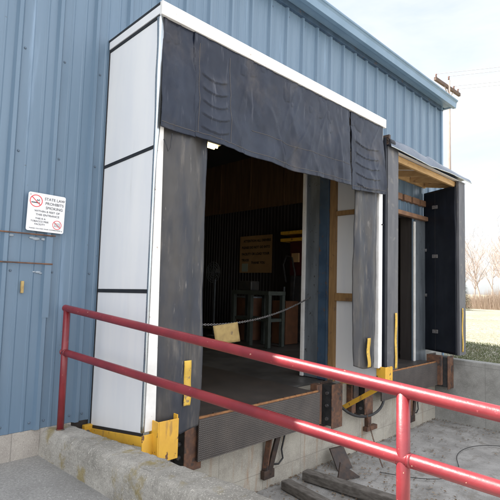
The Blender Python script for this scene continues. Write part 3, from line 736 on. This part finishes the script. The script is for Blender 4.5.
MB().box(6.15,6.45,2.85,3.15,.0,1.45).build('stand', 'darkgear', mc, bev=.01)
MB().box(6.0,6.35,2.55,3.35,2.22,2.29).box(6.0,6.35,2.55,3.35,2.38,2.45).build('yellow_rack', 'yellow', mc, bev=.005)
MB().box(6.05,6.09,2.85,3.05,1.75,1.95).build('label_plate', 'board', mc)
MB().tube([(6.05,3.2,1.3),(6.0,3.25,1.7),(6.0,3.15,1.9),(6.0,3.0,1.85),(6.0,2.9,1.5),(6.0,2.95,.9)], .022, 8).build('hose', 'rubber', mc, smooth=True)
MB().tube([(6.0,3.2,1.2),(6.0,3.2,.0)], .02, 8).build('hose', 'galv', mc, smooth=True)
# chain with card
def chain(pts, nm, label, link=.034, r=.0042, mtl='bolt', cat='chain'):
    P_ = [V(p) for p in pts]; L_ = [(P_[i+1]-P_[i]).length for i in range(len(P_)-1)]; T = sum(L_); n = int(T/(link*.62)); mb = MB()
    def at(s):
        for i, l in enumerate(L_):
            if s <= l or i == len(L_)-1: return P_[i].lerp(P_[i+1], s/l), (P_[i+1]-P_[i]).normalized()
            s -= l
    for k in range(n):
        p, d = at((k+.5)*T/n); u = V((0,0,1)); rr = d.cross(u); rr = rr.normalized() if rr.length > .01 else V((1,0,0)); w = rr if k % 2 else rr.cross(d)
        loop = [p+d*math.cos(a)*link*.5+w*math.sin(a)*link*.28 for a in [i*math.pi/4 for i in range(9)]]
        mb.tube(loop, r, 4, cap=False)
    return tag(mb.build(nm, mtl, origin=tuple(P_[0]), smooth=True), label, cat)
def sag(a, b, s, n=24):
    a, b = V(a), V(b); return [a.lerp(b, i/n)-V((0,0,s*4*(i/n)*(1-i/n))) for i in range(n+1)]
chain(sag((.30,.22,.94),(3.14,.22,1.06),.24), 'safety_chain', 'grey link chain strung across the nearer dock opening')
o = MB().grid(8, 6, lambda u, v: (1.44+.36*u+.05*(1-v), .20-.01*math.sin(u*3), .545+.012*u+(.20)*v+.02*u*v)).build('card_sign', 'card', origin=(1.6,.2,.65), solid=.004, smooth=True); tag(o, 'tan cardboard square hanging from the chain', 'card')
lp = thing('ceiling_light', 'lit fluorescent fixture glowing above the nearer dock curtain gap', 'light', (2.95,2.25,3.5))
MB().box(1.95,3.10,2.12,2.36,3.52,3.58).build('housing', 'signwhite', lp, bev=.005)
MB().tube([(1.97,2.20,3.50),(3.08,2.20,3.50)], .016, 10).build('tube', 'lamp', lp, smooth=True)
MB().tube([(1.97,2.28,3.50),(3.08,2.28,3.50)], .016, 10).build('tube', 'lamp', lp, smooth=True)

# ------------------------------------------------------------------ pit debris
def timber(a, b, w, h, label):
    o = MB().beam(a, b, w, h).build('timber', 'woodgrey', origin=a, bev=.01); tag(o, label, 'timber', 'old timbers on the pit floor'); return o
timber((2.39,-.34,-.885),(2.54,-1.55,-.875),.12,.10,'longer grey timber lying on the pit floor, right one')
timber((2.06,-.34,-.895),(1.93,-1.25,-.89),.12,.09,'shorter dark timber lying on the pit floor near the curb')
o = MB().hexa([(2.86,-.46,-.94),(3.10,-.50,-.94),(3.12,-.47,-.94),(2.88,-.43,-.94),(2.92,-.30,-.74),(3.14,-.34,-.74),(3.15,-.31,-.74),(2.93,-.27,-.74)]).build('steel_plate', 'rustdark', origin=(3,-.4,-.9), bev=.003); tag(o, 'rusty steel plate leaning by the foundation', 'plate')
o = MB().add([(2.62,-.62,-.935),(2.92,-.72,-.935),(2.70,-.60,-.76),(2.63,-.60,-.935),(2.93,-.70,-.935),(2.71,-.58,-.76)], [(0,1,2),(5,4,3),(0,3,4,1),(1,4,5,2),(2,5,3,0)]).build('steel_gusset', 'rustdark', origin=(2.8,-.6,-.9)); tag(o, 'dark triangular steel gusset lying between timber and foundation', 'gusset')
o = MB().tube(smoothp([(3.05,-.22,-.12),(3.1,-.3,-.26),(3.3,-.36,-.40),(3.6,-.40,-.46),(3.9,-.40,-.42),(4.1,-.36,-.30),(4.15,-.28,-.1)]), .017, 10).build('power_cable', 'rubber', origin=(3.5,-.35,-.4), smooth=True); tag(o, 'thick black cable looping under the yellow brace', 'cable')
cp = thing('conduit_drop', 'rusty steel leg with foot hanging on the foundation below the foam pad', 'conduit', (3.75,-.25,-.5))
MB().box(3.84,3.92,-.26,-.205,-.66,-.05).build('leg', 'rust', cp, bev=.004); MB().box(3.80,4.06,-.27,-.205,-.72,-.662).build('foot', 'rust', cp, bev=.004)
MB().box(3.42,3.54,-.30,-.205,-.22,.02).build('junction_box', 'rustdark', cp, bev=.01)
pts = sag((3.45,-.42,-.2),(3.36,-.75,-.93),.06,14); chain(pts, 'loose_chain', 'thin rusty chain dangling from the yellow brace to the pit floor', .03, .003, 'rust')
pts = [(4.10,-1.35+.0,-.93),(4.5,-1.15,-.925),(4.95,-1.15,-.925),(5.3,-1.35,-.925),(5.45,-1.75,-.93),(5.35,-2.3,-.93)]
o = MB().tube(smoothp(pts), .0045, 6).build('loose_wire', 'rubber', origin=(4.9,-1.5,-.93), smooth=True); tag(o, 'thin dark wire curling across the open pit floor', 'wire')
o = MB().tube(smoothp([(3.2,-.8,-.93),(3.4,-1.3,-.92),(3.8,-1.5,-.92),(3.9,-2.0,-.92),(3.3,-2.4,-.92)]), .004, 6).build('loose_wire', 'rubber', origin=(3.6,-1.5,-.93), smooth=True); tag(o, 'thin dark wire beside the timbers and behind the rail post', 'wire')
# litter: twigs, leaves and crumbs swept against the walls
mb = MB(); r = random.Random(11); vs = []; fs = []
for k in range(1500):
    u = r.random()
    if u < .45: x = .3+5.7*r.random(); y = -.22-.9*r.random()**3
    elif u < .6: x = 6.04-.5*r.random()**3; y = -.2-3*r.random()
    elif u < .8: x = 2.2+1.3*r.random(); y = -.3-1.5*r.random()
    else: x = .3+5.6*r.random(); y = -.3-3*r.random()
    s = .006+.016*r.random(); n = len(vs); a = r.random()*6.28; c, d = math.cos(a)*s, math.sin(a)*s; z = -.935+.012*NZ(x*1.3,y*1.3)
    vs += [(x-c,y-d,z),(x+d*.6,y-c*.6,z+.4*s),(x+c,y+d,z+.006),(x-d*.6,y+c*.6,z+.5*s*r.random())]; fs.append((n,n+1,n+2,n+3))
M['litter'] = mat('dead_leaf_litter', (.12,.08,.05), (.22,.17,.12), 3, .9)
o = MB().add(vs, fs).build('leaf_litter', 'litter', fix=False); tag(o, 'dead leaves and crumbs scattered along the pit walls', 'litter', kind='stuff')

# ------------------------------------------------------------------ utility pole and wires
up = thing('utility_pole', 'tall wooden utility pole with crossarm beyond the roof corner', 'utility pole', (21.38,5.78,-.1))
MB().tube([(21.38,5.78,-.1),(21.38,5.78,6),(21.36,5.78,12.05)], [.10,.085,.065], 12).build('pole_shaft', 'pole', up, smooth=True)
A0, A1 = V((20.0,5.90,11.72)), V((22.75,5.78,11.72))
MB().beam(A0,A1,.12,.17).build('crossarm', 'arm', up, bev=.01)
mb_pts = [A0.lerp(A1, t) for t in (.04,.5,.93)]+[V((21.36,5.78,12.0))]
mb_pts[1] = A0.lerp(A1, .75)
for p in mb_pts:
    i_ = MB().tube([p+V((0,0,.07)),p+V((0,0,.12)),p+V((0,0,.16)),p+V((0,0,.24)),p+V((0,0,.28))], [.02,.05,.03,.05,.02], 10).build('insulator', 'porcelain', up, smooth=True)
MB().beam(A0.lerp(A1,.35),(21.38,5.78,11.1),.03,.04).build('arm_brace', 'pole', up); MB().beam(A0.lerp(A1,.75),(21.38,5.78,11.1),.03,.04).build('arm_brace', 'pole', up)
for p, ds in zip(mb_pts, ('leftmost','third','rightmost','pole top')):
    a = p+V((0,0,.27)); b = a+V((14,-30,1.2))
    o = MB().tube(sag(a,b,.5,16), .013, 5).build('power_line', 'wire', origin=tuple(a)); tag(o, {'leftmost':'overhead wire from the left end of the crossarm','third':'overhead wire from the middle of the right half of the crossarm','rightmost':'lowest overhead wire from the right end of the crossarm','pole top':'overhead wire from the very top of the utility pole'}[ds], 'power line', 'overhead wires')

# ------------------------------------------------------------------ bare trees
def bare_tree(x, y, z, h, seed, label):
    r = random.Random(seed); t = thing('bare_tree', label, 'tree', (x,y,z), 'bare trees at the edge of the field')
    tr = MB(); cr = MB()
    def branch(p, d, l, rad, lv):
        pts = [p]; rs = [rad]; q = p.copy(); dd = d.copy(); n = 5
        for i in range(n):
            dd = (dd+V((r.uniform(-.16,.16),r.uniform(-.16,.16),r.uniform(-.03,.13)))).normalized(); q = q+dd*l/n; pts.append(q.copy()); rs.append(rad*(1-.7*(i+1)/n))
        (tr if lv == 0 else cr).tube(pts, rs, 6 if lv == 0 else 3, cap=False)
        if lv >= 3: return
        k = (13,7,5)[lv]
        for i in range(k):
            tt = r.uniform(.3 if lv == 0 else .2, 1); j = min(int(tt*n), n-1); pp = pts[j].lerp(pts[j+1], tt*n-j)
            a = r.uniform(0, 6.28); side = V((math.cos(a), math.sin(a), r.uniform(.2,.9))); nd = (dd*.6+side*.8).normalized()
            branch(pp, nd, l*r.uniform(.38,.6), max(.014, rad*.42*(1-.5*tt)), lv+1)
    branch(V((x,y,z)), V((0,0,1)), h*.85, h*.020, 0)
    tr.build('trunk', 'bark', t, smooth=True, fix=False); cr.build('crown', 'bark', t, fix=False)
specs = [(18.9,62,12,'tall bare tree just right of the far foam pad'),(17.2,66,14,'tallest bare tree near the right edge of the view'),(16.0,58,10,'smaller bare tree at the right edge of the view'),(20.6,75,12,'bare tree mostly hidden behind the far foam pad'),
         (14.0,60,13,'bare tree outside the right edge, forked high'),(11.5,70,12,'bare tree farther along the field edge'),(8.5,64,11,'lone bare tree along the field edge to the south'),(23,70,12,'bare tree hidden beside the warehouse end'),(18.0,84,15,'distant bare tree between the two tallest ones'),(16.6,90,13,'faint bare tree farthest back at right'),(19.7,95,14,'faint bare tree directly beside the far foam pad')]
CX, CY = -1.79, -3.66
for i, (az, d, h, lb) in enumerate(specs):
    a = math.radians(az); bare_tree(CX+d*math.cos(a), CY+d*math.sin(a), -.75, h*.62, 40+i, lb)
# evergreen shrub
a = math.radians(21.3); ex, ey = CX+45*math.cos(a), CY+45*math.sin(a)
et = thing('evergreen_tree', 'small dark evergreen peeking past the far foam pad', 'tree', (ex,ey,-.5))
MB().tube([(ex,ey,-.5),(ex,ey,3.6)], [.1,.02], 6).build('trunk', 'bark', et)
r = random.Random(5); mb = MB()
for k in range(5200):
    t = r.random(); z = .2+4.2*t; rad = (1-t)*1.25*(.5+.5*r.random()); aa = r.random()*6.28; p = V((ex+rad*math.cos(aa), ey+rad*math.sin(aa), -.5+z)); s = .14
    q = V((math.cos(aa),math.sin(aa),-.25)); w = V((-math.sin(aa),math.cos(aa),0))*s*.35
    mb.add([p-w,p+w,p+q*s*1.6], [(0,1,2)])
mb.build('crown', 'conifer', et, fix=False)
# brush hedge
r = random.Random(9); mb = MB()
for k in range(9000):
    az = math.radians(r.uniform(2,27)); d = r.uniform(52,57); x, y = CX+d*math.cos(az), CY+d*math.sin(az); h = (1.0+1.4*r.random())*(1+.5*NZ(x*.3,y*.3))
    lx, ly = r.uniform(-.5,.5), r.uniform(-.5,.5); w = .02
    mb.add([(x-w,y+w,-.8),(x+w,y-w,-.8),(x+lx,y+ly,-.8+h)], [(0,1,2)])
o = mb.build('brush', 'brush', fix=False); tag(o, 'dry brown brush along the far field edge', 'brush', kind='stuff')

# ------------------------------------------------------------------ light
SUNV = V((-.50,.486,1)).normalized()
w = bpy.data.worlds.new('World'); S.world = w; w.use_nodes = True
nt = w.node_tree; N = nt.nodes; L = nt.links; bg = N['Background']
sky = N.new('ShaderNodeTexSky'); sky.sky_type = 'NISHITA'; sky.sun_disc = False
sky.sun_elevation = math.asin(SUNV.z); sky.sun_rotation = math.atan2(SUNV.x, SUNV.y)
sky.dust_density = 2.0; sky.air_density = 1.0
tc = N.new('ShaderNodeTexCoord'); mp = N.new('ShaderNodeMapping'); mp.inputs['Scale'].default_value = (1,1,2.6); L.new(tc.outputs['Generated'], mp.inputs[0])
n = N.new('ShaderNodeTexNoise'); n.inputs['Scale'].default_value = 2.3; n.inputs['Detail'].default_value = 9; n.inputs['Roughness'].default_value = .6; n.inputs['Distortion'].default_value = .5
L.new(mp.outputs[0], n.inputs['Vector'])
mr = N.new('ShaderNodeMapRange'); mr.inputs['From Min'].default_value = .36; mr.inputs['From Max'].default_value = .62; mr.inputs['To Min'].default_value = .62; mr.inputs['To Max'].default_value = 1; L.new(n.outputs[0], mr.inputs['Value'])
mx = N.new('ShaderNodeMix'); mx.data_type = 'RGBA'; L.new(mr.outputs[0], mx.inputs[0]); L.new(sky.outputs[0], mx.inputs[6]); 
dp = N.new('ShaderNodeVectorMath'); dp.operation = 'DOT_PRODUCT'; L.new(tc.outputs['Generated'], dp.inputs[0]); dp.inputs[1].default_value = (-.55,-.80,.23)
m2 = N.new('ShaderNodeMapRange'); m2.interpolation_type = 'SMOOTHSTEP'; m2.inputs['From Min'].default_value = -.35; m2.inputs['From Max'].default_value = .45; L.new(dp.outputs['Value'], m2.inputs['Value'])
cm = N.new('ShaderNodeMix'); cm.data_type = 'RGBA'; L.new(m2.outputs[0], cm.inputs[0]); cm.inputs[6].default_value = (3.05,3.12,3.2,1); cm.inputs[7].default_value = (6.9,7.0,7.2,1); L.new(cm.outputs[2], mx.inputs[7])  # extra cloud brightness added behind the camera, out of view, to light the shaded facade
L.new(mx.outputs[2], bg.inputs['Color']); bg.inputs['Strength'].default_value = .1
sl = bpy.data.lights.new('sun', 'SUN'); sl.energy = 4; sl.angle = math.radians(.53); sl.color = (1,.95,.88)
so = bpy.data.objects.new('sun', sl); COL.objects.link(so); so.rotation_euler = SUNV.to_track_quat('Z', 'Y').to_euler()

# ------------------------------------------------------------------ camera
yaw, pitch, roll = .798, .0770, .028
F = V((math.cos(yaw)*math.cos(pitch), math.sin(yaw)*math.cos(pitch), math.sin(pitch)))
Rv = F.cross(V((0,0,1))).normalized(); U = Rv.cross(F)
R2 = Rv*math.cos(roll)+U*math.sin(roll); U2 = -Rv*math.sin(roll)+U*math.cos(roll)
cd = bpy.data.cameras.new('camera'); cam = bpy.data.objects.new('camera', cd); COL.objects.link(cam)
m3 = Matrix((R2, U2, -F)).transposed(); cam.matrix_world = Matrix.Translation((-1.792,-3.656,1.18)) @ m3.to_4x4()
cd.sensor_width = 36; cd.lens = 36*459.9/500; cd.shift_y = .0023; cd.clip_end = 2000; cd.clip_start = .05
S.camera = cam
for o in bpy.data.objects:
    if '_org' in o.keys(): del o['_org']
S.render.engine = 'CYCLES'
S.render.resolution_x = S.render.resolution_y = 1024
S.view_settings.view_transform = 'Standard'; S.view_settings.look = 'None'; S.view_settings.exposure = 1.82; S.view_settings.gamma = 1
